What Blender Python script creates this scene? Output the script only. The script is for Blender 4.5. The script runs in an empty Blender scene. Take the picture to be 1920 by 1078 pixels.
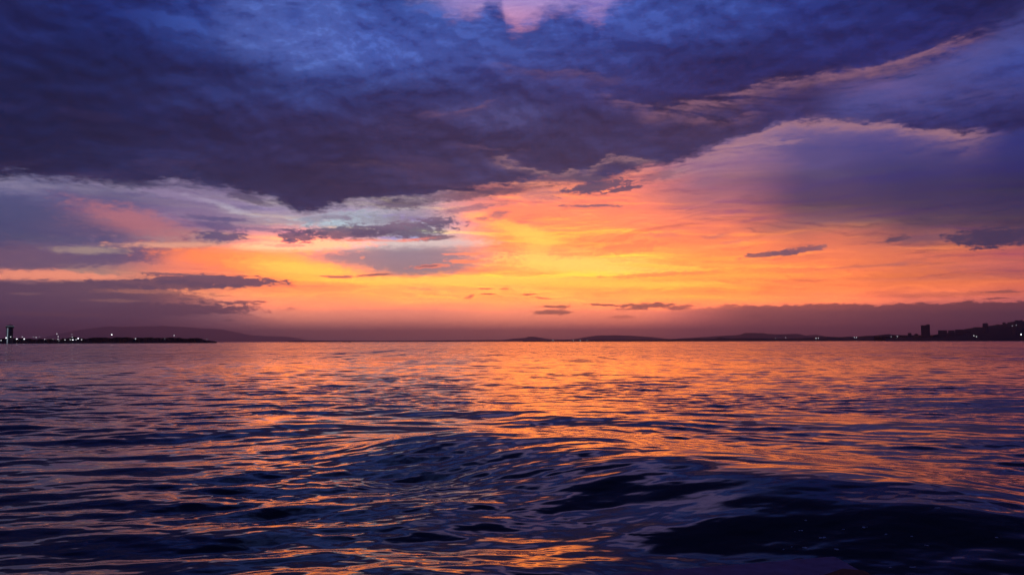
import bpy, bmesh, math, random
import numpy as np
from mathutils import Vector, Matrix, noise as mnoise

random.seed(7)
rng = np.random.default_rng(11)
S = bpy.context.scene
C = S.collection
R = math.radians

# ------------------------------------------------------------------ camera
F_PX = 1507.0                      # focal length in pixels of the 1920 px wide photograph
CAM_H = 3.0
PITCH = math.atan(101.0 / F_PX)
ROLL = R(0.13)
cam_d = bpy.data.cameras.new('camera')
cam = bpy.data.objects.new('camera', cam_d)
C.objects.link(cam)
cam_d.sensor_width = 36.0
cam_d.lens = 36.0 * F_PX / 1920.0
cam_d.clip_start = 0.05
cam_d.clip_end = 200000.0
cam.location = (0, 0, CAM_H)
CAM_ROT = (Matrix.Rotation(R(90) + PITCH, 3, 'X') @ Matrix.Rotation(ROLL * -1, 3, 'Z'))
cam.rotation_euler = CAM_ROT.to_euler()
S.camera = cam


def ray(px, py):
    return (CAM_ROT @ Vector((px - 960.0, 539.0 - py, -F_PX))).normalized()


def azel(px, py):
    d = ray(px, py)
    return math.degrees(math.atan2(d.x, d.y)), math.degrees(math.asin(d.z))


# ------------------------------------------------------------------ render settings
S.view_settings.view_transform = 'Standard'
S.view_settings.look = 'None'
S.view_settings.gamma = 1.0
S.view_settings.exposure = 0.0
S.view_settings.use_curve_mapping = False
S.render.engine = 'CYCLES'
S.cycles.use_denoising = True
S.cycles.max_bounces = 4
S.cycles.glossy_bounces = 3
S.cycles.diffuse_bounces = 1
S.cycles.volume_bounces = 0
S.cycles.sample_clamp_indirect = 6.0
S.cycles.caustics_reflective = False


# ------------------------------------------------------------------ node helpers
class E:
    """A value socket with arithmetic."""
    nt = None
    cache = {}
    count = 0

    def __init__(self, s):
        self.s = s
        E.count += 1
        self.key = 'e%d' % E.count

    @staticmethod
    def m(op, *a, clamp=False):
        if all(not isinstance(v, E) for v in a):
            raise ValueError(op)
        key = (E.nt.as_pointer(), op, clamp) + tuple(v.key if isinstance(v, E) else round(float(v), 9) for v in a)
        if key in E.cache:
            return E.cache[key]
        n = E.nt.nodes.new('ShaderNodeMath')
        n.operation = op
        n.use_clamp = clamp
        for i, v in enumerate(a):
            if isinstance(v, E):
                E.nt.links.new(v.s, n.inputs[i])
            else:
                n.inputs[i].default_value = v
        r = E(n.outputs[0])
        E.cache[key] = r
        return r

    def __add__(a, b): return E.m('ADD', a, b)
    def __radd__(a, b): return E.m('ADD', b, a)
    def __sub__(a, b): return E.m('SUBTRACT', a, b)
    def __rsub__(a, b): return E.m('SUBTRACT', b, a)
    def __mul__(a, b): return E.m('MULTIPLY', a, b)
    def __rmul__(a, b): return E.m('MULTIPLY', b, a)
    def __truediv__(a, b): return E.m('DIVIDE', a, b)
    def __rtruediv__(a, b): return E.m('DIVIDE', b, a)


def link(a, sock):
    if isinstance(a, E):
        E.nt.links.new(a.s, sock)
    elif hasattr(a, 'is_output'):
        E.nt.links.new(a, sock)
    else:
        sock.default_value = a


def smooth(x, a, b, lo=0.0, hi=1.0):
    key = ('smooth', x.key, a, b, lo, hi)
    if key in E.cache:
        return E.cache[key]
    n = E.nt.nodes.new('ShaderNodeGroup')
    n.node_tree = smooth_group()
    link(x, n.inputs['X'])
    n.inputs['Mul'].default_value = 1.0 / (b - a)
    n.inputs['Add'].default_value = -a / (b - a)
    n.inputs['Range'].default_value = hi - lo
    n.inputs['Low'].default_value = lo
    E.cache[key] = E(n.outputs[0])
    return E.cache[key]


def new_group(name, ins, out):
    g = bpy.data.node_groups.new(name, 'ShaderNodeTree')
    for k, t in ins:
        g.interface.new_socket(k, in_out='INPUT', socket_type=t)
    g.interface.new_socket('Out', in_out='OUTPUT', socket_type=out)
    gi = g.nodes.new('NodeGroupInput')
    go = g.nodes.new('NodeGroupOutput')
    return g, gi, go


FL, CO = 'NodeSocketFloat', 'NodeSocketColor'


def smooth_group():
    if 'smooth_step' in bpy.data.node_groups:
        return bpy.data.node_groups['smooth_step']
    g, gi, go = new_group('smooth_step', [('X', FL), ('Mul', FL), ('Add', FL), ('Range', FL), ('Low', FL)], FL)
    keep = E.nt
    E.nt = g
    x, mu, ad, ra, lo = [E(gi.outputs[i]) for i in range(5)]
    t = E.m('MINIMUM', E.m('MAXIMUM', E.m('MULTIPLY_ADD', x, mu, ad), 0.0), 1.0)
    r = E.m('MULTIPLY_ADD', t * t * E.m('MULTIPLY_ADD', t, -2.0, 3.0), ra, lo)
    g.links.new(r.s, go.inputs[0])
    E.nt = keep
    return g


def ell_group():
    if 'small_cloud' in bpy.data.node_groups:
        return bpy.data.node_groups['small_cloud']
    g, gi, go = new_group('small_cloud', [(k, FL) for k in ('U', 'V', 'Edge', 'PU', 'PV', 'P0', 'QU', 'QV', 'Q0', 'Rag', 'Mul', 'Add', 'Op')] + [('A', CO), ('B', CO)], CO)
    keep = E.nt
    E.nt = g
    u, v, en, pu, pv, p0, qu, qv, q0, rag, mul, ad, op = [E(gi.outputs[i]) for i in range(13)]
    p = E.m('MULTIPLY_ADD', v, pv, E.m('MULTIPLY_ADD', u, pu, p0))
    q = E.m('MULTIPLY_ADD', v, qv, E.m('MULTIPLY_ADD', u, qu, q0))
    d = E.m('MULTIPLY_ADD', en, rag, E.m('SQRT', E.m('MULTIPLY_ADD', q, q, p * p)))
    t = E.m('MINIMUM', E.m('MAXIMUM', E.m('MULTIPLY_ADD', d, mul, ad), 0.0), 1.0)
    f = t * t * E.m('MULTIPLY_ADD', t, -2.0, 3.0) * op
    g.links.new(mixc(f, gi.outputs['A'], gi.outputs['B']), go.inputs[0])
    E.nt = keep
    return g


def vec(x, y, z=0.0):
    n = E.nt.nodes.new('ShaderNodeCombineXYZ')
    link(x, n.inputs[0]); link(y, n.inputs[1]); link(z, n.inputs[2])
    return n.outputs[0]


def sep(v):
    n = E.nt.nodes.new('ShaderNodeSeparateXYZ')
    E.nt.links.new(v, n.inputs[0])
    return E(n.outputs[0]), E(n.outputs[1]), E(n.outputs[2])


def noise(v, scale, detail=4.0, rough=0.55, dist=0.0, lac=2.0, color=False):
    n = E.nt.nodes.new('ShaderNodeTexNoise')
    n.noise_dimensions = '3D'
    n.normalize = True
    E.nt.links.new(v, n.inputs['Vector'])
    n.inputs['Scale'].default_value = scale
    n.inputs['Detail'].default_value = detail
    n.inputs['Roughness'].default_value = rough
    n.inputs['Lacunarity'].default_value = lac
    n.inputs['Distortion'].default_value = dist
    return n.outputs['Color'] if color else E(n.outputs['Fac'])


def mixc(f, a, b, mode='MIX'):
    n = E.nt.nodes.new('ShaderNodeMix')
    n.data_type = 'RGBA'
    n.blend_type = mode
    n.clamp_result = False
    n.clamp_factor = True
    link(f, n.inputs[0])
    for v, s in ((a, n.inputs[6]), (b, n.inputs[7])):
        if isinstance(v, tuple):
            s.default_value = (v[0], v[1], v[2], 1.0)
        else:
            E.nt.links.new(v, s)
    return n.outputs[2]


def lin(c):
    """What an 8 bit picture value stands for as light; the red of the glow is brighter than the picture can hold."""
    o = []
    for v in c:
        v = v / 255.0
        o.append(v / 12.92 if v <= 0.04045 else ((v + 0.055) / 1.055) ** 2.4)
    if c[0] >= 215:
        k = min(1.0, (c[0] - 215) / 35.0)
        o[0] = o[0] * (1 - k) + k * max(o[0], min(4.6 * o[1], 1.5 + 2.6 * o[1]))
    return tuple(o)


U_LO, U_HI = -40.0, 40.0
V_LO, V_HI = -2.0, 30.0


def curve(pts, u):
    """A line across the sky given in picture points: returns its elevation in degrees at azimuth u."""
    n = E.nt.nodes.new('ShaderNodeFloatCurve')
    cm = n.mapping
    c = cm.curves[0]
    q = [azel(*p) for p in pts]
    q = [((a - U_LO) / (U_HI - U_LO), (e - V_LO) / (V_HI - V_LO)) for a, e in q]
    c.points[0].location = q[0]
    c.points[1].location = q[-1]
    for p in q[1:-1]:
        c.points.new(*p)
    for p in c.points:
        p.handle_type = 'AUTO_CLAMPED'
    cm.extend = 'HORIZONTAL'
    cm.update()
    n.inputs[0].default_value = 1.0
    link((u - U_LO) / (U_HI - U_LO), n.inputs[1])
    return E(n.outputs[0]) * (V_HI - V_LO) + V_LO


# ------------------------------------------------------------------ sky
SUN_AZ, SUN_EL = azel(1060, 520)[0], 2.0
world = bpy.data.worlds.new('World')
S.world = world
world.use_nodes = True
nt = world.node_tree
nt.nodes.clear()
E.nt = nt
tc = nt.nodes.new('ShaderNodeTexCoord')
DIR = tc.outputs['Generated']
dx, dy, dz = sep(DIR)
U = E.m('ARCTAN2', dx, dy) * 57.29578
V = E.m('ARCSINE', E.m('MINIMUM', E.m('MAXIMUM', dz, -1.0), 1.0)) * 57.29578
# a flat cloud ceiling seen in perspective
zz = E.m('MAXIMUM', dz, 0.0) + 0.10
ceil_v = vec(dx / zz, dy / zz, 0.0)
streak_v = vec(U * 0.09, V * 0.42, 0.0)
wn = noise(streak_v, 1.0, 5.0, 0.55, color=True)
wx, wy, wz = sep(wn)
wf = noise(vec(U * 0.5, V * 1.5, 3.0), 1.0, 5.0, 0.62, color=True)
fx, fy, fz = sep(wf)
cn = noise(ceil_v, 1.5, 6.0, 0.56, color=True)
cx, cy, cz = sep(cn)
st = noise(vec(U * 0.07 + (V * 0.03), V * 1.25 + (wx - 0.5) * 2.2 + U * 0.02, 8.0), 1.0, 7.0, 0.66)
mt = noise(vec(U * 0.16, V * 0.8, 21.0), 1.0, 6.0, 0.6, dist=0.4)
wis = noise(vec(U * 0.10, V * 0.62 + (cx - 0.5) * 1.5, 31.0), 1.0, 7.0, 0.62, dist=0.5)
wf_n = noise(vec(U * 0.35, V * 0.9, 44.0), 1.0, 6.0, 0.65)
hn = noise(vec(U * 1.5, V * 4.2, 12.0), 1.0, 5.0, 0.66, color=True)
hx, hy, hz_ = sep(hn)
bil = noise(vec(U * 0.17, V * 0.33, (cx + cy) * 0.3), 1.0, 6.0, 0.62, dist=0.12)
# every later node waits for the noises, which keeps the node program short enough for Cycles
bil2 = noise(vec(U * 0.17 - 0.04, V * 0.33 - 0.16, (cx + cy) * 0.3), 1.0, 6.0, 0.62, dist=0.12)
lay = noise(vec(U * 0.085 + V * 0.02, V * 0.55 + (cx - 0.5) * 1.2, 55.0), 1.0, 7.0, 0.64, dist=0.8)
lay2 = noise(vec(U * 0.085 + V * 0.02, V * 0.55 + 0.09 + (cx - 0.5) * 1.2, 55.0), 1.0, 7.0, 0.64, dist=0.8)
hold = (bil2 + lay + lay2 + bil + hx + hy + hz_ + st + mt + wis + wf_n + wx + wy + wz + fx + fy + fz + cx + cy + cz) * 1e-7
U = U + hold
V = V + hold

XS = [0, 192, 384, 576, 768, 960, 1152, 1344, 1536, 1728, 1920]
# glow and clear sky behind the big cloud: picture row, colours across
BACK = {
 0:   [(60,80,160)]*4 + [(140,130,200),(168,142,205),(150,132,202),(90,100,180),(60,80,160),(60,80,160),(60,80,160)],
 50:  [(60,80,160)]*4 + [(160,130,190),(212,142,178),(196,138,186),(120,110,180),(60,80,160),(60,80,160),(60,80,160)],
 120: [(60,76,150)]*5 + [(150,110,150)]*2 + [(80,80,150),(72,82,152),(66,82,160),(62,82,160)],
 250: [(80,84,130),(84,86,130),(90,90,135),(120,104,140),(120,96,136),(130,96,130),(140,105,135),(122,104,156),(76,76,144),(50,62,140),(40,50,126)],
 300: [(86,88,134),(94,92,138),(104,98,144),(140,122,160),(130,100,138),(150,106,126),(190,124,132),(146,106,148),(78,72,132),(46,54,120),(36,44,108)],
 345: [(98,98,144),(104,98,142),(128,112,152),(150,132,170),(150,118,150),(214,130,124),(236,134,118),(156,102,128),(74,62,112),(44,44,100),(34,36,90)],
 385: [(84,86,134),(104,94,140),(136,118,160),(170,152,184),(190,172,192),(255,148,118),(255,144,114),(205,116,118),(86,64,98),(60,50,94),(52,46,90)],
 420: [(74,78,124),(160,108,134),(152,122,156),(196,170,184),(200,206,224),(255,160,104),(255,152,104),(250,136,106),(150,98,104),(92,68,92),(74,56,84)],
 450: [(84,80,122),(126,106,146),(206,156,152),(244,206,170),(196,200,212),(255,180,98),(255,170,96),(255,150,96),(240,130,98),(168,98,100),(140,84,96)],
 480: [(112,86,122),(160,122,142),(255,152,110),(255,208,110),(172,154,176),(240,158,118),(255,216,96),(255,172,88),(255,146,94),(246,124,94),(222,106,104)],
 510: [(150,106,122),(192,144,138),(244,160,120),(255,236,84),(214,146,118),(255,210,100),(255,226,94),(255,190,84),(255,154,88),(250,138,84),(230,116,98)],
 535: [(110,82,110),(166,120,124),(230,152,114),(255,196,100),(255,222,106),(255,220,100),(255,208,90),(255,184,80),(255,156,86),(252,138,80),(230,112,84)],
 560: [(96,74,104),(130,96,112),(220,138,114),(246,160,104),(250,170,100),(250,174,94),(250,172,88),(250,164,80),(246,140,84),(226,114,88),(180,92,88)],
 585: [(82,64,100),(98,76,104),(138,96,108),(204,122,104),(206,122,106),(218,128,104),(218,122,96),(196,104,98),(150,84,92),(112,68,86),(84,58,78)],
 612: [(68,54,90),(86,66,96),(118,82,100),(150,94,96),(152,92,92),(168,98,94),(164,90,90),(142,76,88),(116,64,82),(88,54,76),(68,46,72)],
 640: [(62,50,84),(76,60,88),(94,68,86),(106,72,85),(116,76,85),(126,78,85),(128,72,80),(112,62,78),(96,54,75),(76,46,72),(60,40,68)],
}
# the big dark cloud itself
FRONT = {
 -700:[(17,24,66)]*11,
 -250:[(20,28,76)]*3+[(27,37,90)]*3+[(22,31,80)]*5,
 0:   [(27,34,90),(24,38,104),(44,66,144),(60,84,162),(54,78,152),(66,88,168),(62,84,165),(54,76,154),(40,58,136),(29,40,108),(20,24,78)],
 60:  [(26,38,98),(24,42,106),(46,68,142),(62,84,162),(66,88,166),(54,74,148),(60,82,162),(46,66,142),(32,44,114),(26,32,98),(26,26,86)],
 120: [(22,34,86),(20,36,92),(28,42,104),(60,82,154),(64,84,158),(54,70,142),(44,58,128),(30,38,102),(28,34,98),(34,36,100),(66,80,158)],
 180: [(24,32,80),(24,34,84),(36,46,102),(46,58,118),(36,44,100),(46,52,110),(44,48,110),(32,34,92),(48,44,100),(74,76,144),(56,56,116)],
 230: [(24,32,76),(28,32,76),(34,34,78),(42,38,82),(52,48,94),(66,64,114),(56,52,102),(52,44,88),(56,46,98),(40,38,92),(38,38,94)],
 290: [(28,32,72),(34,36,76),(46,40,80),(50,42,82),(52,44,84),(58,50,90),(62,52,92),(60,52,96),(60,52,100),(44,42,96),(40,40,94)],
 340: [(40,40,80),(46,44,84),(54,48,84),(52,48,86),(58,50,88),(62,54,94),(76,62,100),(60,52,96),(60,52,100),(44,42,96),(40,40,94)],
 400: [(60,58,98),(66,62,100),(62,56,94),(56,52,92),(66,58,98),(76,66,104),(80,66,104),(60,52,96),(60,52,100),(44,42,96),(40,40,94)],
}


def grid(rows, u, v):
    ys = sorted(rows)
    lo, hi = V_LO, max(azel(960, ys[0])[1], 1.0)
    out = None
    t = (v - lo) / (hi - lo)
    prev_a = None
    for i, x in enumerate(XS):
        n = E.nt.nodes.new('ShaderNodeValToRGB')
        cr = n.color_ramp
        cr.interpolation = 'LINEAR'
        link(t, n.inputs[0])
        stops = []
        for y in ys:
            e = azel(x, y)[1] if y >= 0 else azel(960, y)[1]
            stops.append(((e - lo) / (hi - lo), lin(rows[y][i])))
        stops.sort()
        while len(cr.elements) < len(stops):
            cr.elements.new(0.5)
        for el, (p, c) in zip(cr.elements, stops):
            el.position = min(max(p, 0.0), 1.0)
        for el, (p, c) in zip(cr.elements, stops):
            el.color = (c[0] / 4, c[1] / 4, c[2] / 4, 1)
        a = azel(x, 500)[0]
        if out is None:
            out = n.outputs[0]
        else:
            out = mixc(smooth(u, prev_a, a), out, n.outputs[0])
        prev_a = a
    return mixc(1.0, out, (4.0, 4.0, 4.0), 'MULTIPLY')


rl = lay2 - lay
Uw = U + (wx - 0.5) * 5.0 + (fx - 0.5) * 1.2
Vw = V + (wy - 0.5) * 1.1 * smooth(V, 0.0, 3.0) + (fy - 0.5) * 0.5 * smooth(V, 0.3, 3.5)
back = grid(BACK, Uw, Vw)

# what stands behind the hazy air at the horizon is brighter than it looks through it
back = mixc(smooth(V, 4.2, 0.6), back, mixc(1.0, back, (4.7, 4.2, 3.4), 'MULTIPLY'))
# bands of brighter and duller streaks through the glow
glow_reg = smooth(V, 2.4, 3.8) * smooth(V, 13.0, 8.5) * smooth(U, -26.0, -8.0, 0.15, 1.0)
back = mixc(smooth(st, 0.50, 0.64) * glow_reg * smooth(U, 22.0, 8.0, 0.45, 0.9), back, mixc(1.0, back, (1.6, 1.75, 0.75), 'MULTIPLY'))
back = mixc(smooth(st, 0.48, 0.32) * glow_reg * 0.9, back, mixc(1.0, back, (0.60, 0.56, 1.25), 'MULTIPLY'))
calm = 1.0 - smooth(U, 10.0, 19.0) * smooth(V, 7.5, 9.5) * 0.85
back = mixc(smooth(rl, 0.01, 0.12) * smooth(V, 2.0, 4.0) * calm * 0.6, back, mixc(1.0, back, (1.35, 1.40, 1.15), 'MULTIPLY'))
back = mixc(smooth(rl, -0.01, -0.12) * smooth(V, 2.0, 4.0) * calm * 0.7, back, mixc(1.0, back, (0.62, 0.60, 0.86), 'MULTIPLY'))
# faint mottling of thin cloud elsewhere
back = mixc(smooth(mt, 0.40, 0.30) * smooth(V, 1.5, 4.0) * 0.5, back, mixc(1.0, back, (0.72, 0.74, 0.86), 'MULTIPLY'))
back = mixc(smooth(mt, 0.54, 0.68) * smooth(V, 1.5, 4.0) * 0.5, back, mixc(1.0, back, (1.28, 1.22, 1.15), 'MULTIPLY'))

Uf = U + (cx - 0.5) * 5.0
Vf = V + (cy - 0.5) * 3.2
front = grid(FRONT, Uf, Vf)
up = smooth(V, 6.0, 16.0)
front = mixc(smooth(V, 18.0, 12.0), front, mixc(1.0, front, (0.48, 0.72, 0.97), 'MULTIPLY'))
front = mixc(1.0, front, (0.74, 0.84, 0.97), 'MULTIPLY')
front = mixc(smooth(cz, 0.50, 0.70) * (0.25 + up * 0.55), front, mixc(1.0, front, (1.45, 1.55, 1.45), 'MULTIPLY'))
front = mixc(smooth(cz, 0.50, 0.32) * (0.25 + up * 0.45), front, mixc(1.0, front, (0.62, 0.62, 0.70), 'MULTIPLY'))
front = mixc(smooth(U, azel(340, 60)[0], azel(430, 60)[0]) * smooth(U, azel(720, 60)[0], azel(600, 60)[0]) * smooth(V, 17.5, 20.0) * smooth(bil * 0.6 + cz * 0.4, 0.42, 0.56) * 0.55, front, lin((84, 108, 190)))
front = mixc(smooth(U, azel(360, 60)[0], azel(240, 60)[0]) * 0.55, front, mixc(1.0, front, (0.62, 0.74, 0.84), 'MULTIPLY'))
# billows and layers: where the cloud thickens it is lit on one side and dull on the other
rb = bil2 - bil
front = mixc(smooth(rb, 0.0, 0.10) * (0.35 + up * 0.6), front, mixc(1.0, front, (1.65, 1.65, 1.42), 'MULTIPLY'))
front = mixc(smooth(rb, 0.0, -0.10) * (0.35 + up * 0.6), front, mixc(1.0, front, (0.52, 0.54, 0.68), 'MULTIPLY'))
front = mixc(smooth(rl, 0.005, 0.12) * (0.8 - up * 0.65), front, mixc(1.0, front, (1.9, 1.55, 1.35), 'MULTIPLY'))
front = mixc(smooth(rl, -0.005, -0.12) * (0.8 - up * 0.65), front, mixc(1.0, front, (0.55, 0.58, 0.74), 'MULTIPLY'))
# reddish wisps low in the cloud
front = mixc(smooth(wis, 0.52, 0.66) * smooth(V, 17.0, 11.0) * 0.25, front, lin((84, 62, 104)))
front = mixc(smooth(wis, 0.47, 0.36) * smooth(V, 17.0, 11.0) * 0.4, front, lin((32, 32, 74)))

EN = (fy - 0.5) * 1.5 + (hx - 0.5) * 3.4          # fine edge noise, about -.5 .. .5
EW = (wz - 0.5) * 2.0


def ell(part, col, cx_, cy_, rx, ry, rgb, op=0.9, soft=0.25, rot=0.0, rag=0.8, base=0.0):
    """One small cloud: middle and half sizes in picture units."""
    if part == 'U' or (part == 'L' and cx_ - rx * 1.6 > 975) or (part == 'R' and cx_ + rx * 1.6 < 945):
        return col
    a, e = azel(cx_, cy_)
    a2 = azel(cx_ + rx, cy_)[0] - a
    e2 = e - azel(cx_, cy_ + ry)[1]
    c_, s_ = math.cos(R(rot)), math.sin(R(rot))
    n = E.nt.nodes.new('ShaderNodeGroup')
    n.node_tree = ell_group()
    link(QUV[0], n.inputs['U']); link(QUV[1], n.inputs['V']); link(EN, n.inputs['Edge'])
    for k, val in dict(PU=c_ / a2, PV=s_ / a2, P0=-(a * c_ + e * s_) / a2, QU=-s_ / e2, QV=c_ / e2, Q0=(a * s_ - e * c_) / e2,
                       Rag=rag, Mul=-0.5 / soft, Add=(1 + soft) * 0.5 / soft, Op=op).items():
        n.inputs[k].default_value = val
    E.nt.links.new(col, n.inputs['A'])
    n.inputs['B'].default_value = (*lin(rgb), 1)
    return n.outputs[0]


def ridge(part, col, pts, w_lo, w_hi, rgb, op, x0, x1, fade=60, thr=0.36):
    """A lit ridge or hem: a line across the sky, sharp above, soft and torn below."""
    ys_ = [p[1] for p in pts]
    if (part != 'U' and max(ys_) < 285) or (part == 'U' and min(ys_) > 330) or (part == 'L' and x0 - fade > 1000) or (part == 'R' and x1 + fade < 920):
        return col
    e = curve(pts, U)
    d = V - e + (fy - 0.5) * 1.5 + (cx - 0.5) * 0.9 + (hx - 0.5) * 0.6 + (lay - 0.5) * 0.8
    dl = E.m('MINIMUM', d, 0.0) / (w_lo * 0.8)
    dh = E.m('MAXIMUM', d, 0.0) / (w_hi * 1.0)
    m = 1.0 / (1.0 + dl * dl + dh * dh * dh * dh)
    m = m * smooth(U, azel(x0 - fade, 300)[0], azel(x0 + fade, 300)[0]) * smooth(U, azel(x1 + fade, 300)[0], azel(x1 - fade, 300)[0])
    m = m * smooth(wf_n * 0.5 + hy * 0.3 + lay * 0.2 + rl * 1.5, thr, thr + 0.32)
    return mixc(m * (op * 0.85), col, lin(rgb))


def sky_colour(part, back):
    global QUV
    QUV = (U + (wx - 0.5) * 1.6 + (fz - 0.5) * 1.0, V + (wy - 0.5) * 0.35 + (fx - 0.5) * 0.22)

    # soft masses first, then the crisp small clouds
    back = ell(part, back, 90, 425, 150, 30, (76, 80, 126), 0.7, 0.5, -3, 0.8)
    back = ell(part, back, 20, 395, 120, 22, (78, 82, 128), 0.6, 0.6, 0, 0.8)
    back = ell(part, back, 270, 418, 110, 20, (200, 122, 132), 0.75, 0.7, -12, 0.7)
    back = ell(part, back, 205, 478, 190, 18, (104, 88, 128), 0.85, 0.45, 8, 0.7)
    back = ell(part, back, 50, 490, 95, 30, (132, 98, 124), 0.45, 0.6, 0, 1.0)
    back = ell(part, back, 665, 413, 80, 15, (196, 220, 234), 1.0, 0.6, 5, 1.0)
    back = ell(part, back, 730, 458, 150, 11, (218, 222, 218), 0.9, 0.5, 2, 0.5)
    back = ell(part, back, 740, 490, 175, 28, (166, 142, 160), 0.85, 0.35, 2, 0.35)
    back = ell(part, back, 560, 460, 120, 9, (255, 236, 176), 1.0, 0.5, 3, 0.6)
    back = ell(part, back, 470, 492, 150, 20, (255, 164, 92), 0.9, 0.6, -6, 0.5)
    back = ell(part, back, 578, 505, 105, 16, (255, 242, 100), 1.0, 0.8, -5, 0.4)
    back = ell(part, back, 975, 432, 80, 11, (255, 226, 100), 0.7, 0.8, -18, 0.6)
    back = ell(part, back, 1005, 466, 32, 28, (255, 232, 104), 0.65, 0.9, -40, 0.6)
    back = ell(part, back, 1090, 496, 150, 14, (255, 246, 118), 0.95, 0.7, -4, 0.7)
    back = ell(part, back, 900, 526, 250, 7, (255, 248, 108), 0.95, 0.5, 0, 0.5)
    back = ell(part, back, 1150, 532, 210, 7, (255, 244, 96), 0.9, 0.6, -1, 0.5)
    back = ell(part, back, 1340, 520, 190, 6, (255, 206, 84), 0.7, 0.8, 0, 0.6)
    back = ell(part, back, 110, 518, 170, 10, (232, 178, 142), 0.9, 0.5, 0, 0.7)
    back = ell(part, back, 170, 468, 60, 6, (206, 176, 158), 0.6, 0.7, 2, 0.7)
    back = ell(part, back, 330, 458, 90, 5, (222, 186, 158), 0.8, 0.7, 3, 0.7)

    back = ell(part, back, 1240, 500, 90, 3.5, (255, 232, 88), 0.8, 0.5, -4, 1.0)
    back = ell(part, back, 1420, 497, 120, 3, (255, 196, 88), 0.7, 0.6, -3, 1.0)
    back = ell(part, back, 1340, 484, 80, 3, (255, 190, 84), 0.7, 0.6, 3, 1.0)
    back = ell(part, back, 1560, 530, 200, 3.5, (255, 176, 92), 0.7, 0.6, 0, 1.0)
    back = ell(part, back, 1180, 464, 70, 10, (236, 128, 96), 0.6, 0.6, 6, 1.0)
    back = ell(part, back, 1240, 514, 110, 4, (240, 150, 92), 0.7, 0.5, 2, 1.0)
    back = ell(part, back, 430, 388, 60, 5, (206, 200, 216), 0.6, 0.7, -14, 1.0)
    back = ell(part, back, 330, 365, 120, 7, (160, 140, 178), 0.6, 0.7, -6, 1.0)
    # low left layer of purple cloud
    if part == 'L':
     eL = curve([(-400, 528), (0, 531), (60, 532), (130, 527), (180, 527), (240, 533), (330, 546), (400, 562), (470, 588), (560, 606), (640, 622)], U)
     mL = smooth(V - eL + EN * 0.35, 0.16, -0.12) * smooth(U, azel(600, 560)[0], azel(260, 560)[0])
     back = mixc(mL * 0.85, back, mixc(smooth(V, 3.9, 1.0), lin((100, 76, 106)), lin((74, 58, 92))))
    back = ell(part, back, 275, 548, 90, 4, (206, 132, 118), 0.7, 0.5, 0, 0.8)
    back = ell(part, back, 215, 565, 50, 2.5, (176, 122, 120), 0.6, 0.5, 0, 0.8)
    back = ell(part, back, 50, 551, 26, 2, (150, 110, 122), 0.6, 0.5, 0, 0.6)
    back = ell(part, back, 90, 588, 110, 4, (126, 84, 100), 0.6, 0.6, -1, 0.7)
    back = ell(part, back, 405, 527, 125, 11, (112, 84, 112), 0.95, 0.2, 0, 0.6)
    back = ell(part, back, 300, 534, 130, 9, (108, 82, 110), 0.9, 0.25, 0, 0.6)
    back = ell(part, back, 345, 516, 62, 3.0, (132, 98, 118), 0.8, 0.3, -3, 0.6)
    back = ell(part, back, 330, 580, 155, 12, (104, 76, 104), 0.85, 0.25, 1, 0.7)
    back = ell(part, back, 350, 561, 16, 2, (150, 96, 112), 0.7, 0.4, 0, 0.6)

    # low right bank of cumulus on the horizon
    if part == 'R':
     eR = curve([(1150, 604), (1260, 582), (1300, 577), (1350, 573), (1368, 569), (1385, 573), (1450, 573), (1500, 572), (1540, 568), (1580, 570), (1650, 570), (1700, 568), (1790, 569), (1815, 563), (1835, 568), (1852, 565), (1880, 568), (1920, 564), (2300, 556)], U)
     mR = smooth(V - eR + EN * 0.22, 0.07, -0.08) * smooth(U, azel(1200, 575)[0], azel(1420, 575)[0])
     back = mixc(mR * smooth(V - eR, -3.0, -0.4, 0.45, 0.85), back, mixc(smooth(U, azel(1300, 575)[0], azel(1920, 575)[0]),
                mixc(smooth(V, 2.6, 0.6), lin((170, 92, 98)), lin((128, 70, 84))),
                mixc(smooth(V, 2.6, 0.6), lin((88, 54, 74)), lin((64, 42, 70)))))

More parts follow.
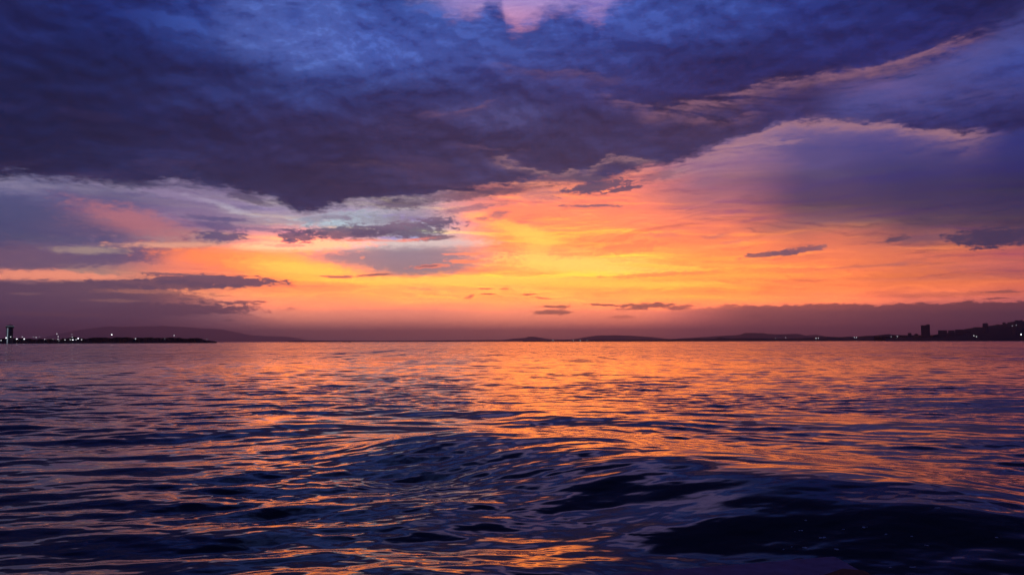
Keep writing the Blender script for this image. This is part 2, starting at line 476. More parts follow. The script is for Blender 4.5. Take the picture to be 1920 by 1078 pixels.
    for a in [
        # dark streak clouds in the left opening
        (382, 407, 42, 3.5, (112, 98, 142), .7, .3, 0), (425, 411, 55, 4, (100, 92, 140), .85, .3, -1),
        (418, 423, 42, 7, (96, 88, 136), .8, .3, -6), (418, 443, 50, 10, (84, 80, 128), .95, .22, 2),
        (470, 388, 24, 4, (110, 102, 150), .7, .4, 0), (505, 430, 60, 3.5, (130, 112, 148), .7, .4, -2),
        (560, 442, 40, 11, (92, 82, 122), .95, .22, 0), (545, 450, 22, 3, (100, 86, 124), .9, .3, 0),
        (590, 412, 20, 6, (128, 118, 156), .6, .4, 0),
        (545, 460, 40, 3, (190, 150, 150), .7, .4, 0),
        # the ragged cloud under the big one
        (660, 436, 85, 13, (100, 84, 116), .95, .25, 3), (760, 430, 90, 14, (88, 78, 116), .95, .22, 5),
        (815, 418, 42, 9, (84, 78, 118), .95, .22, 2), (812, 445, 40, 4, (110, 80, 112), .9, .3, 4),
        (720, 413, 80, 14, (138, 116, 146), .6, .4, -2), (780, 405, 60, 16, (140, 112, 140), .5, .5, 0),
        (700, 450, 70, 2.0, (255, 150, 120), .7, .5, 1), (775, 447, 30, 2.0, (255, 150, 120), .7, .5, 4),
        (630, 408, 30, 5, (130, 112, 146), .7, .4, 0),
        # orange flecks and small ones in the middle
        (876, 477, 32, 3, (255, 170, 112), .9, .3, 1), (872, 492, 28, 3, (255, 164, 108), .9, .3, 1),
        (806, 500, 34, 4, (255, 160, 112), .85, .3, 4), (797, 500, 20, 2.6, (150, 104, 122), .95, .3, 4),
        (845, 478, 12, 1.5, (255, 170, 120), .6, .4, 0), (681, 483, 5, 3, (230, 170, 140), .9, .4, 0),
        (630, 518, 32, 2.6, (120, 86, 112), .9, .3, 1), (702, 516, 25, 2.6, (120, 86, 108), .9, .3, 2),
        (880, 392, 48, 6, (140, 104, 136), .75, .35, 5), (925, 384, 40, 4, (170, 112, 130), .6, .4, 4),
        (932, 405, 22, 8, (150, 106, 128), .75, .35, 10), (908, 411, 12, 3, (160, 108, 126), .7, .3, 0),
        (980, 411, 22, 2, (204, 130, 118), .6, .4, 0), (1110, 387, 46, 3, (128, 94, 120), .9, .25, 0),
        (1010, 366, 40, 14, (172, 118, 136), .6, .5, 0),
        (1245, 440, 32, 5, (224, 128, 112), .6, .4, -3), (1220, 384, 16, 5, (255, 140, 120), .6, .4, 0),
        # right hand small clouds
        (1440, 476, 52, 5.5, (122, 88, 110), .95, .2, 3), (1500, 468, 48, 5.5, (126, 88, 112), .95, .2, 6),
        (1540, 463, 14, 4, (168, 108, 116), .7, .3, 10), (1345, 442, 26, 4, (196, 116, 116), .6, .4, 4), (1380, 452, 26, 3, (206, 120, 116), .6, .4, 4),
        (1677, 450, 24, 6, (78, 62, 92), .95, .25, 8), (1735, 448, 60, 8, (120, 84, 104), .55, .5, 2),
        (1850, 446, 72, 17, (66, 54, 92), .97, .18, 0), (1920, 450, 80, 13, (62, 52, 92), .97, .18, 0),
        (1872, 446, 84, 17, (58, 50, 90), 1.0, .12, 0), (1800, 448, 30, 8, (70, 58, 94), .9, .2, 0),
    (1640, 498, 90, 2.5, (216, 120, 104), .7, .4, 1), (1780, 522, 170, 4, (224, 118, 106), .5, .4, 0),
        (1830, 500, 120, 10, (214, 112, 116), .4, .6, 0), (1700, 494, 30, 6, (216, 118, 110), .5, .5, 10),
        (1880, 548, 34, 2, (150, 84, 92), .85, .3, 0), (1872, 560, 30, 1.6, (140, 76, 86), .85, .3, 0), (1800, 552, 120, 5, (214, 112, 92), .5, .5, 0),
        # low in the middle
        (906, 540, 15, 1.3, (190, 130, 100), .9, .3, 0), (945, 541, 8, 1.2, (190, 130, 100), .8, .3, 0),
        (914, 551, 13, 1.8, (120, 84, 92), .9, .25, 0), (882, 556, 9, 3, (190, 120, 104), .8, .3, 20), (870, 559, 4, 1.5, (200, 124, 104), .8, .3, 0),
        (996, 551, 14, 1.7, (128, 88, 92), .9, .25, 2), (1020, 558, 16, 2, (170, 110, 100), .85, .3, -4),
        (1043, 576, 32, 2.6, (150, 94, 96), .9, .3, 0), (1036, 586, 36, 3.6, (140, 88, 96), .9, .3, 0),
        (1127, 572, 23, 2.2, (126, 84, 96), .95, .25, -3), (1213, 574, 48, 5, (136, 84, 98), .95, .2, 0),
        (1180, 580, 28, 2, (160, 96, 100), .8, .3, 0), (1276, 577, 26, 4, (144, 84, 98), .8, .3, 6), (1165, 594, 24, 2, (176, 98, 96), .5, .4, 0),
        (1416, 592, 18, 1.2, (140, 76, 90), .5, .4, 0),
        (450, 567, 40, 3.0, (126, 88, 108), .9, .25, 2), (484, 570, 10, 1.3, (150, 100, 108), .9, .25, 0), (433, 600, 9, 2, (120, 84, 102), .6, .4, 0),
        (420, 555, 22, 1.2, (210, 138, 116), .7, .4, 0), (356, 561, 18, 1.6, (150, 104, 114), .8, .3, 0), (85, 526, 12, 1.3, (120, 92, 116), .8, .3, 0),
    ]:
        back = ell(part, back, *a[:4], a[4], a[5] * 0.92, a[6] + 0.16, a[7], rag=0.9)

    # shredded edge of the big cloud
    e1 = curve([(-500, 320), (0, 334), (110, 338), (210, 345), (340, 343), (400, 353), (470, 366), (520, 384), (580, 397), (640, 385), (700, 380), (780, 377), (880, 362), (950, 356), (1000, 345), (1050, 340), (1110, 352), (1160, 336), (1215, 312), (1262, 306), (1300, 292), (1340, 276), (1400, 262), (1460, 240), (1520, 232), (1600, 238), (1680, 244), (1740, 251), (1800, 258), (1860, 259), (1920, 248), (2400, 235)], U)
    dist_e = V - e1 + (fy - 0.5) * 1.8 + (wx - 0.5) * 0.9 + (hx - 0.5) * 1.1 + (lay - 0.5) * 1.4
    m1 = smooth(dist_e, -0.38, 0.46)
    # brighter torn veil just below and behind the edge
    back = mixc(smooth(dist_e, -1.3, 0.1) * smooth(mt, 0.42, 0.6) * smooth(U, azel(960, 300)[0], azel(700, 300)[0]) * 0.5, back, lin((176, 164, 190)))
    # opening at the top with pink sky
    e2 = curve([(-600, -260), (620, -70), (770, -6), (812, 12), (845, 30), (895, 32), (915, 12), (935, 12), (946, 50), (966, 62), (995, 52), (1015, 40), (1045, 22), (1080, 22), (1125, 34), (1148, 18), (1205, -8), (1290, -30), (1500, -120), (2400, -300)], U)
    d2 = V - e2 + (fy - 0.5) * 1.8 + (hx - 0.5) * 1.5 + (bil - 0.5) * 1.5 + 0.15
    open_m = smooth(d2, -0.5, 1.5) * smooth(U, azel(560, 0)[0], azel(800, 0)[0]) * smooth(U, azel(1420, 0)[0], azel(1180, 0)[0]) * smooth(V, 31.0, 25.0)
    col = mixc(m1 * (1.0 - open_m), back, front)


    # paler folds in the upper right
    col = ridge(part, col, [(1300, 215), (1600, 200), (1690, 165), (1790, 140), (1860, 100), (1960, 40)], 1.0, 1.1, (80, 84, 156), 0.75, 1560, 2000, 60, 0.2)
    col = ridge(part, col, [(1300, 215), (1560, 172), (1660, 160), (1720, 168), (1800, 150)], 0.5, 0.6, (108, 88, 150), 0.65, 1600, 1720, 60, 0.3)
    col = ridge(part, col, [(1500, 215), (1700, 200), (1850, 190), (1960, 170)], 0.5, 0.9, (84, 76, 136), 0.5, 1660, 1960, 60, 0.3)
    # reddish lit hems
    col = ridge(part, col, [(1100, 215), (1200, 220), (1260, 208), (1340, 192), (1400, 176), (1440, 160), (1500, 146), (1560, 136), (1640, 124), (1720, 104), (1800, 76), (1860, 60), (1960, 22)], 0.55, 0.22, (150, 104, 124), 0.85, 1230, 1850, 60, 0.30)
    col = ridge(part, col, [(1250, 225), (1350, 225), (1420, 214), (1500, 200)], 0.22, 0.10, (128, 88, 116), 0.8, 1290, 1420, 30, 0.3)
    col = ridge(part, col, [(1250, 320), (1300, 302), (1340, 283), (1400, 266), (1450, 245), (1500, 232), (1560, 232), (1640, 238), (1700, 246), (1760, 252), (1810, 260), (1880, 259), (1960, 244)], 0.55, 0.22, (176, 126, 138), 0.9, 1290, 1850, 60, 0.22)
    col = ridge(part, col, [(1200, 345), (1280, 318), (1330, 298), (1400, 280), (1500, 262), (1600, 262)], 0.45, 0.3, (184, 136, 150), 0.8, 1230, 1500, 50, 0.34)
    col = ridge(part, col, [(820, 330), (940, 303), (1000, 318), (1040, 326), (1100, 324), (1130, 306), (1160, 294), (1210, 300), (1290, 290)], 0.28, 0.12, (168, 124, 132), 0.85, 930, 1220, 30, 0.3)
    col = ridge(part, col, [(700, 250), (780, 215), (850, 206), (925, 190), (1000, 180)], 0.25, 0.12, (116, 82, 116), 0.7, 790, 930, 30, 0.3)
    col = ridge(part, col, [(860, 120), (930, 126), (1000, 136), (1080, 138), (1150, 152), (1240, 168)], 0.35, 0.2, (104, 78, 122), 0.6, 930, 1160, 40, 0.3)
    col = ridge(part, col, [(1000, 150), (1120, 178), (1200, 205), (1260, 215), (1330, 200)], 0.3, 0.15, (130, 92, 122), 0.7, 1140, 1290, 40, 0.3)
    col = ridge(part, col, [(800, 270), (880, 280), (980, 286)], 0.2, 0.1, (104, 76, 110), 0.6, 850, 980, 30, 0.3)
    col = ridge(part, col, [(500, 330), (640, 312), (780, 306), (940, 300)], 0.25, 0.2, (86, 66, 98), 0.6, 600, 880, 60, 0.35)
    # detached dark scraps below the big cloud
    QUV = (U + (wx - 0.5) * 1.6 + (fz - 0.5) * 1.2, V + (wy - 0.5) * 0.35 + (fx - 0.5) * 0.3)
    for a in [
        (1120, 350, 62, 9, (84, 72, 108), .92, .3, 8), (1165, 355, 34, 4, (88, 72, 106), .92, .3, 10),
        (1090, 357, 40, 5, (90, 74, 108), .8, .3, 0), (1235, 330, 46, 8, (104, 78, 112), .5, .5, 8),
        (1080, 335, 60, 5, (90, 74, 106), .7, .4, 0),
        (760, 384, 50, 7, (64, 56, 92), .7, .5, 2), (870, 368, 70, 8, (70, 58, 94), .7, .5, 4),
        (940, 360, 50, 6, (76, 62, 98), .7, .5, 4), (470, 372, 46, 6, (60, 56, 94), .7, .5, -14), (250, 344, 60, 6, (64, 62, 100), .7, .5, 0), (360, 351, 24, 3, (92, 86, 124), .7, .4, 0),
    ]:
        col = ell(part, col, *a[:8], rag=0.9)

    return fade_out(col)


def plain_dusk():
    absu = E.m('ABSOLUTE', U)
    dusk = mixc(smooth(V, 0.0, 22.0), lin((66, 56, 92)), mixc(smooth(cz, 0.35, 0.65), lin((16, 22, 62)), lin((28, 38, 88))))
    return mixc(smooth(V, 0.0, -3.0), dusk, lin((30, 26, 46)))


def fade_out(col):
    """away from the sunset the sky is plain blue dusk"""
    far = E.m('MAXIMUM', smooth(E.m('ABSOLUTE', U), 40.0, 75.0), E.m('MAXIMUM', smooth(V, 34.0, 55.0), smooth(V, -0.6, -3.0)))
    return mixc(far, col, plain_dusk())


sky = nt.nodes.new('ShaderNodeTexSky')
sky.sky_type = 'NISHITA'
sky.sun_disc = False
sky.sun_elevation = R(SUN_EL)
sky.sun_rotation = R(SUN_AZ)
sky.altitude = 3.0
base_back = back


def background(c, strength):
    b = nt.nodes.new('ShaderNodeBackground')
    nt.links.new(c, b.inputs[0])
    b.inputs[1].default_value = strength
    return b.outputs[0]


def mix_shader(f, a, b):
    n = nt.nodes.new('ShaderNodeMixShader')
    link(f, n.inputs[0])
    nt.links.new(a, n.inputs[1]); nt.links.new(b, n.inputs[2])
    return n.outputs[0]


# the sky is worked out region by region (they meet without a seam) so that each look costs less
parts = {p: background(sky_colour(p, base_back), 1.0) for p in ('L', 'R', 'U')}
other = background(plain_dusk(), 1.0)
low = mix_shader(E.m('GREATER_THAN', U, azel(960, 500)[0]), parts['L'], parts['R'])
seen = mix_shader(E.m('GREATER_THAN', V, 13.2), low, parts['U'])
outside = E.m('MAXIMUM', E.m('GREATER_THAN', E.m('ABSOLUTE', U), 75.0), E.m('MAXIMUM', E.m('GREATER_THAN', V, 55.0), E.m('LESS_THAN', V, -3.0)))
tot = mix_shader(outside, seen, other)
add = nt.nodes.new('ShaderNodeAddShader')
nt.links.new(background(sky.outputs[0], 0.004), add.inputs[0])
nt.links.new(tot, add.inputs[1])
wo = nt.nodes.new('ShaderNodeOutputWorld')
nt.links.new(add.outputs[0], wo.inputs[0])
world.cycles.sampling_method = 'MANUAL'
world.cycles.sample_map_resolution = 512

sun_d = bpy.data.lights.new('sun', 'SUN')
sun_d.energy = 0.004
sun_d.angle = R(14)
sun_d.color = (1.0, 0.42, 0.14)
sun = bpy.data.objects.new('sun', sun_d)
C.objects.link(sun)
sd = Vector((math.sin(R(SUN_AZ)) * math.cos(R(SUN_EL)), math.cos(R(SUN_AZ)) * math.cos(R(SUN_EL)), math.sin(R(SUN_EL))))
sun.rotation_euler = sd.to_track_quat('Z', 'Y').to_euler()
sun.location = (0, 0, 50)


# ------------------------------------------------------------------ object helpers
def tag(o, label=None, cat=None, group=None, kind=None):
    if label: o['label'] = label
    if cat: o['category'] = cat
    if group: o['group'] = group
    if kind: o['kind'] = kind
    return o


def empty(name, loc, rz=0.0):
    o = bpy.data.objects.new(name, None)
    o.location = loc
    o.rotation_euler = (0, 0, rz)
    C.objects.link(o)
    return o


def mesh_obj(name, verts, faces, mat, parent=None, smooth_=False):
    me = bpy.data.meshes.new(name)
    me.from_pydata(verts, [], faces)
    me.materials.append(mat)
    if smooth_:
        me.polygons.foreach_set('use_smooth', [True] * len(me.polygons))
    me.update()
    o = bpy.data.objects.new(name, me)
    C.objects.link(o)
    if parent: o.parent = parent
    return o


class MB:
    """collects simple solids into one mesh"""
    def __init__(self):
        self.v, self.f = [], []

    def box(self, x0, x1, y0, y1, z0, z1):
        b = len(self.v)
        self.v += [(x0, y0, z0), (x1, y0, z0), (x1, y1, z0), (x0, y1, z0), (x0, y0, z1), (x1, y0, z1), (x1, y1, z1), (x0, y1, z1)]
        self.f += [tuple(b + i for i in q) for q in ((0, 3, 2, 1), (4, 5, 6, 7), (0, 1, 5, 4), (1, 2, 6, 5), (2, 3, 7, 6), (3, 0, 4, 7))]
        return self

    def prism(self, poly, z0, z1, shrink=1.0, c=(0, 0)):
        b = len(self.v); n = len(poly)
        self.v += [(x, y, z0) for x, y in poly] + [(c[0] + (x - c[0]) * shrink, c[1] + (y - c[1]) * shrink, z1) for x, y in poly]
        self.f += [tuple(b + i for i in reversed(range(n))), tuple(b + n + i for i in range(n))]
        self.f += [(b + i, b + (i + 1) % n, b + n + (i + 1) % n, b + n + i) for i in range(n)]
        return self

    def cyl(self, cx, cy, r, z0, z1, n=10, shrink=1.0):
        return self.prism([(cx + r * math.cos(2 * math.pi * i / n), cy + r * math.sin(2 * math.pi * i / n)) for i in range(n)], z0, z1, shrink, (cx, cy))

    def ball(self, x, y, z, r, sx=1, sy=1, sz=1, n=8, m=5):
        b = len(self.v)
        self.v.append((x, y, z - r * sz))
        for j in range(1, m):
            t = math.pi * j / m - math.pi / 2
            for i in range(n):
                p = 2 * math.pi * i / n
                self.v.append((x + r * sx * math.cos(t) * math.cos(p), y + r * sy * math.cos(t) * math.sin(p), z + r * sz * math.sin(t)))
        self.v.append((x, y, z + r * sz))
        top = len(self.v) - 1
        for i in range(n):
            self.f.append((b, b + 1 + (i + 1) % n, b + 1 + i))
            self.f.append((top, top - n + i, top - n + (i + 1) % n))
        for j in range(m - 2):
            for i in range(n):
                a = b + 1 + j * n
                self.f.append((a + i, a + (i + 1) % n, a + n + (i + 1) % n, a + n + i))
        return self

    def build(self, name, mat, parent=None, sm=False):
        return mesh_obj(name, self.v, self.f, mat, parent, sm)


def principled(name, base, rough=0.8, scale=1.0, vary=0.35, bump=0.0, spec=0.3, metal=0.0):
    m = bpy.data.materials.new(name)
    m.use_nodes = True
    E.nt = m.node_tree
    b = m.node_tree.nodes['Principled BSDF']
    tcn = E.nt.nodes.new('ShaderNodeTexCoord')
    n = noise(tcn.outputs['Object'], scale, 5.0, 0.6)
    lo = tuple(c * (1 - vary) for c in base)
    hi = tuple(c * (1 + vary) for c in base)
    E.nt.links.new(mixc(n, lo, hi), b.inputs['Base Color'])
    b.inputs['Roughness'].default_value = rough
    b.inputs['Specular IOR Level'].default_value = spec
    b.inputs['Metallic'].default_value = metal
    if bump:
        bn = E.nt.nodes.new('ShaderNodeBump')
        bn.inputs['Strength'].default_value = bump
        bn.inputs['Distance'].default_value = 0.01
        E.nt.links.new(noise(tcn.outputs['Object'], scale * 12, 6.0, 0.7).s, bn.inputs['Height'])
        E.nt.links.new(bn.outputs[0], b.inputs['Normal'])
    return m


def emitter(name, colr, strength):
    m = bpy.data.materials.new(name)
    m.use_nodes = True
    b = m.node_tree.nodes['Principled BSDF']
    b.inputs['Base Color'].default_value = (0.6, 0.6, 0.6, 1)
    b.inputs['Emission Color'].default_value = (*colr, 1)
    b.inputs['Emission Strength'].default_value = strength
    return m


M = dict(
    land=principled('dark_land', (0.05, 0.05, 0.045), 0.95, 0.01),
    hill=principled('hill_scrub', (0.12, 0.10, 0.10), 0.95, 0.002),
    leaf=principled('dark_leaves', (0.045, 0.06, 0.035), 0.9, 0.2),
    concrete=principled('city_concrete', (0.20, 0.19, 0.20), 0.85, 0.05),
    plaster=principled('city_plaster', (0.26, 0.24, 0.24), 0.85, 0.05),
    glass=principled('dark_window', (0.03, 0.035, 0.045), 0.25, 0.3, spec=0.5),
    metal=principled('lamp_metal', (0.15, 0.15, 0.16), 0.5, 0.5, metal=0.6),
    tower=principled('tower_cladding', (0.05, 0.08, 0.10), 0.5, 0.1),
    band=principled('tower_band', (0.03, 0.035, 0.04), 0.6, 0.1),
    red=principled('red_paint', (0.35, 0.05, 0.06), 0.6, 0.1),
    quay=principled('quay_concrete', (0.10, 0.17, 0.38), 0.85, 14.0, 0.6, 0.6),
    rubber=principled('black_rubber', (0.015, 0.015, 0.018), 0.7, 8.0, 0.3, 0.3),
    foam=principled('foam_white', (0.75, 0.78, 0.85), 0.4, 30.0, 0.1),
    hull=principled('boat_hull', (0.06, 0.05, 0.06), 0.5, 0.5),
)
LAMP = {k: emitter('lamp_glow_' + k, (0.92, 0.95, 1.0), v) for k, v in dict(bright=6.5, medium=3.2, faint=1.1).items()}
STRIP = emitter('tower_light_strip', (0.62, 0.78, 0.9), 0.22)

# ------------------------------------------------------------------ water
def water_material():
    m = bpy.data.materials.new('sea_water')
    m.use_nodes = True
    E.nt = m.node_tree
    b = m.node_tree.nodes['Principled BSDF']
    b.inputs['Base Color'].default_value = (0.0015, 0.002, 0.008, 1)
    b.inputs['IOR'].default_value = 1.333
    b.inputs['Specular IOR Level'].default_value = 0.5
    geo = E.nt.nodes.new('ShaderNodeNewGeometry')
    pos = geo.outputs['Position']
    px, py, pz = sep(pos)
    dist = E.m('SQRT', px * px + py * py)
    far = smooth(dist, 45.0, 220.0)
    # surface slopes too fine for the mesh: small ripples near, whole waves far away
    n1 = noise(vec(px * 0.55, py * 1.25, 0.0), 1.0, 4.0, 0.62, dist=0.3, color=True)
    n2 = noise(vec(px * 0.33, py * 0.075, 5.0), 1.0, 4.0, 0.6, color=True)
    n4 = noise(vec(px * 0.035, py * 0.0035, 5.0), 1.0, 5.0, 0.7)
    n3 = noise(vec(px * 3.2, py * 8.5, 9.0), 1.0, 3.0, 0.55, dist=0.5, color=True)
    n5 = noise(vec(px * 0.11, py * 0.020, 15.0), 1.0, 4.0, 0.65)
    a1, b1, c1 = sep(n1)
    a2, b2, c2 = sep(n2)
    a3, b3, c3 = sep(n3)
    k1 = far * 0.44
    k2 = far * 0.42
    gust = smooth(noise(vec(px * 0.006, py * 0.012, 1.0), 1.0, 4.0, 0.6), 0.35, 0.65, 0.6, 1.35)
    k3 = (0.050 + far * 0.20) * smooth(c2, 0.3, 0.7, 0.35, 1.4)
    sx = (a1 - 0.5) * k1 * 0.7 + (a2 - 0.5) * k2 * 0.6 + (a3 - 0.5) * k3 * 0.6
    sy = ((b1 - 0.5) * k1 + (b2 - 0.5) * k2 + (n4 - 0.5) * far * 0.26 + (n5 - 0.5) * far * 0.36 + (b3 - 0.5) * k3) * gust
    # at a grazing view one sees mostly the sides of waves that face the viewer
    nv = E.nt.nodes.new('ShaderNodeVectorMath')
    nv.operation = 'ADD'
    E.nt.links.new(geo.outputs['Normal'], nv.inputs[0])
    E.nt.links.new(vec(sx, sy - far * 0.026 - smooth(dist, 400.0, 2500.0) * 0.03, 0.0), nv.inputs[1])
    nn = E.nt.nodes.new('ShaderNodeVectorMath')
    nn.operation = 'NORMALIZE'
    E.nt.links.new(nv.outputs[0], nn.inputs[0])
    E.nt.links.new(nn.outputs[0], b.inputs['Normal'])
    link(smooth(dist, 10.0, 300.0, 0.045, 0.11), b.inputs['Roughness'])
    return m


def build_sea():
    th = np.concatenate([np.linspace(-180, -44, 90, endpoint=False), np.linspace(-44, 44, 900), np.linspace(44, 180, 91)[1:]])
    th = np.radians(th[:-1])
    dep = np.concatenate([np.linspace(75, 18, 60, endpoint=False), np.linspace(18, 5, 400, endpoint=False), np.linspace(5, 1, 380, endpoint=False), np.linspace(1, 0.02, 130)])
    r = CAM_H / np.tan(np.radians(dep))
    r = np.concatenate([r, [12000, 20000, 40000, 70000]])
    dr = np.gradient(r)
    nT, nR = len(th), len(r)
    TH, RR = np.meshgrid(th, r)
    DR = np.repeat(dr[:, None], nT, 1)
    X, Y = RR * np.sin(TH), RR * np.cos(TH)
    Z = np.zeros_like(X); DX = np.zeros_like(X); DY = np.zeros_like(X)
    fadeback = 1.0
    # wave trains: wavelengths, mean directions (degrees from +Y) and share
    near = RR < 700
    idx = np.where(near.all(axis=1))[0][-1] + 1
    x, y, drr = X[:idx], Y[:idx], DR[:idx]
    z = np.zeros_like(x); ddx = np.zeros_like(x); ddy = np.zeros_like(x)
    # wandering phase so that crests are not ruler straight
    wob = 0.55 * np.sin(0.21 * x + 0.13 * y + 1.0) + 0.45 * np.sin(-0.17 * x + 0.31 * y + 2.2) + 0.3 * np.sin(0.55 * x + 0.4 * y + 4.0)
    patch = 0.5 + 0.5 * np.sin(0.35 * x + 0.9 * np.sin(0.22 * y)) * np.sin(0.28 * y + 0.7 * np.sin(0.3 * x + 1))
    side = 1 / (1 + np.exp(-(x + 0.04 * y) / 3.0))        # 0 left of the wake, 1 right of it
    W = np.random.default_rng(5)
    # (number, wavelength range, direction mean, spread, rms slope, weight)
    trains = [
        (34, 0.7, 1.9, 0, 30, 0.052, 1.0),
        (20, 1.9, 4.5, -4, 26, 0.033, 1.0),
        (8, 5.0, 12.0, 8, 30, 0.014, 1.0),
        (14, 0.9, 2.6, -18, 8, 0.034, 1 - side),     # crests of the wake, left arm
        (14, 0.8, 2.2, 18, 8, 0.032, side),          # right arm
    ]
    ripples = [(34, 0.16, 0.36, 4, 30, 0.024, 1.0), (30, 0.36, 0.80, 2, 28, 0.036, 1.0)]

    def add_trains(trains):
        nonlocal z, ddx, ddy
        for n, l0, l1, d0, sp, slope, w in trains:
            for k in range(n):
                lam = l0 * (l1 / l0) ** ((k + W.random()) / n)
                d = math.radians(d0 + W.normal() * sp)
                kk = 2 * math.pi / lam
                a = slope / kk * math.sqrt(2.0 / n)
                ph = W.random() * 2 * math.pi
                kx, ky = kk * math.sin(d), kk * math.cos(d)
                t = kx * x + ky * y + ph + wob * min(1.6, 0.7 + lam * 0.3)
                res = np.clip((lam / (2.6 * drr)) - 0.6, 0, 1)
                amp = a * res * w
                if l0 < 0.9:
                    amp = amp * (0.35 + 1.1 * patch)
                s, c = np.sin(t), np.cos(t)
                z += amp * (s + 0.42 * np.sin(2 * t + 0.25)) / 1.15
                ddx -= amp * (kx / kk) * s * 0.45
                ddy -= amp * (ky / kk) * s * 0.45

    add_trains(trains)

    def seg(ax, ay, bx, by):
        """signed distance from the line a-b (positive beyond it) and position along it"""
        ux, uy = bx - ax, by - ay
        L = math.hypot(ux, uy); ux /= L; uy /= L
        s_ = (x - ax) * ux + (y - ay) * uy
        d_ = -(x - ax) * uy + (y - ay) * ux
        return d_, s_, L

    def G(px_, py_):
        v = ray(px_, py_)
        t_ = -CAM_H / v.z
        return v.x * t_, v.y * t_

    def wave(p, q, height, face, backl, bend=0.0, fade_=2.5, smo=0.0):
        """one wake wave: crest from picture point p to q, its long face towards the camera"""
        nonlocal z
        a, b = G(*p), G(*q)
        d_, s_, L = seg(*a, *b)
        d_ = d_ + bend * np.sin(np.pi * np.clip(s_ / L, 0, 1))
        d_ = d_ + np.exp(-(d_ / 1.3) ** 2) * (0.28 * np.sin(s_ * 0.9 + 1) + 0.14 * np.sin(s_ * 2.3 + 2) + 0.08 * np.sin(s_ * 4.7))
        prof = np.where(d_ > 0, np.exp(-(d_ / backl) ** 2), 0.5 + 0.5 * np.cos(np.pi * np.clip(-d_ / face, 0, 1)))
        e = 1 / (1 + np.exp(-(s_ + 0.5) / (fade_ * 0.4))) * 1 / (1 + np.exp((s_ - L - 0.5) / (fade_ * 0.4)))
        if smo:
            z *= 1 - smo * e * np.clip(prof * 1.5, 0, 1) * (d_ < 0)
        z += height * prof * e

    wave((860, 842), (1990, 1022), 0.68, 5.0, 4.5, 0.4, 2.6, 0.25)
    wave((600, 890), (870, 846), 0.17, 2.4, 3.4, 0.0, 2.8, 0.0)
    wave((960, 925), (1500, 970), 0.07, 1.8, 1.6, 0.0, 1.6)
    wave((1250, 1000), (1900, 1060), 0.07, 1.8, 1.8, 0.0, 1.6)
    wave((690, 935), (1000, 985), 0.16, 2.4, 1.2, 0.0, 2.0, 0.2)
    wave((1150, 795), (2000, 800), 0.10, 3.2, 2.0, 0.0, 4.0)
    wave((760, 768), (1250, 792), 0.16, 3.2, 2.0, 0.0, 4.0)
    wave((330, 812), (760, 800), 0.16, 3.0, 1.8, 0.0, 3.0)
    wave((380, 1106), (930, 1100), 0.17, 1.5, 1.2, 0.0, 1.5)
    wave((420, 1000), (800, 985), 0.08, 1.0, 1.0, 0.0, 1.5)
    wave((1650, 752), (2100, 760), 0.35, 7.0, 4.0, 0.0, 5.0)
    wave((560, 775), (800, 757), 0.14, 3.0, 2.0, 0.0, 4.0)
    add_trains(ripples)
    Z[:idx] = z; DX[:idx] = ddx; DY[:idx] = ddy
    X = X + DX; Y = Y + DY
    co = np.stack([X, Y, Z], -1).reshape(-1, 3).astype(np.float32)
    nv = nR * nT
    co = np.vstack([co, [[0, 0, 0]]]).astype(np.float32)
    i = np.arange(nR - 1)[:, None] * nT
    j = np.arange(nT)[None, :]
    j2 = (j + 1) % nT
    quads = np.stack([i + j, i + nT + j, i + nT + j2, i + j2], -1).reshape(-1, 4)
    quads = quads[:, ::-1] if False else quads
    tris = np.stack([np.full(nT, nv), np.arange(nT), (np.arange(nT) + 1) % nT], -1)
    me = bpy.data.meshes.new('sea')
    me.vertices.add(len(co))
    me.vertices.foreach_set('co', co.ravel())
    nl = quads.size + tris.size
    me.loops.add(nl)
    me.loops.foreach_set('vertex_index', np.concatenate([quads.ravel(), tris.ravel()]).astype(np.int32))
    me.polygons.add(len(quads) + len(tris))
    ls = np.concatenate([np.arange(len(quads)) * 4, quads.size + np.arange(len(tris)) * 3]).astype(np.int32)
    me.polygons.foreach_set('loop_start', ls)
    me.polygons.foreach_set('use_smooth', np.ones(len(ls), bool))
    me.update(calc_edges=True)
    me.validate()
    me.materials.append(water_material())
    o = bpy.data.objects.new('sea', me)
    C.objects.link(o)
    if me.polygons[len(quads) // 2].normal.z < 0:
        me.flip_normals()
    tag(o, kind='structure')
    return o


build_sea()

# ------------------------------------------------------------------ far land
def at(px, py, D):
    d = ray(px, py)
    k = D / math.hypot(d.x, d.y)
    return Vector((d.x * k, d.y * k, CAM_H + d.z * k))


def ground(px, D):
    p = at(px, 640, D)
    return p.x, p.y


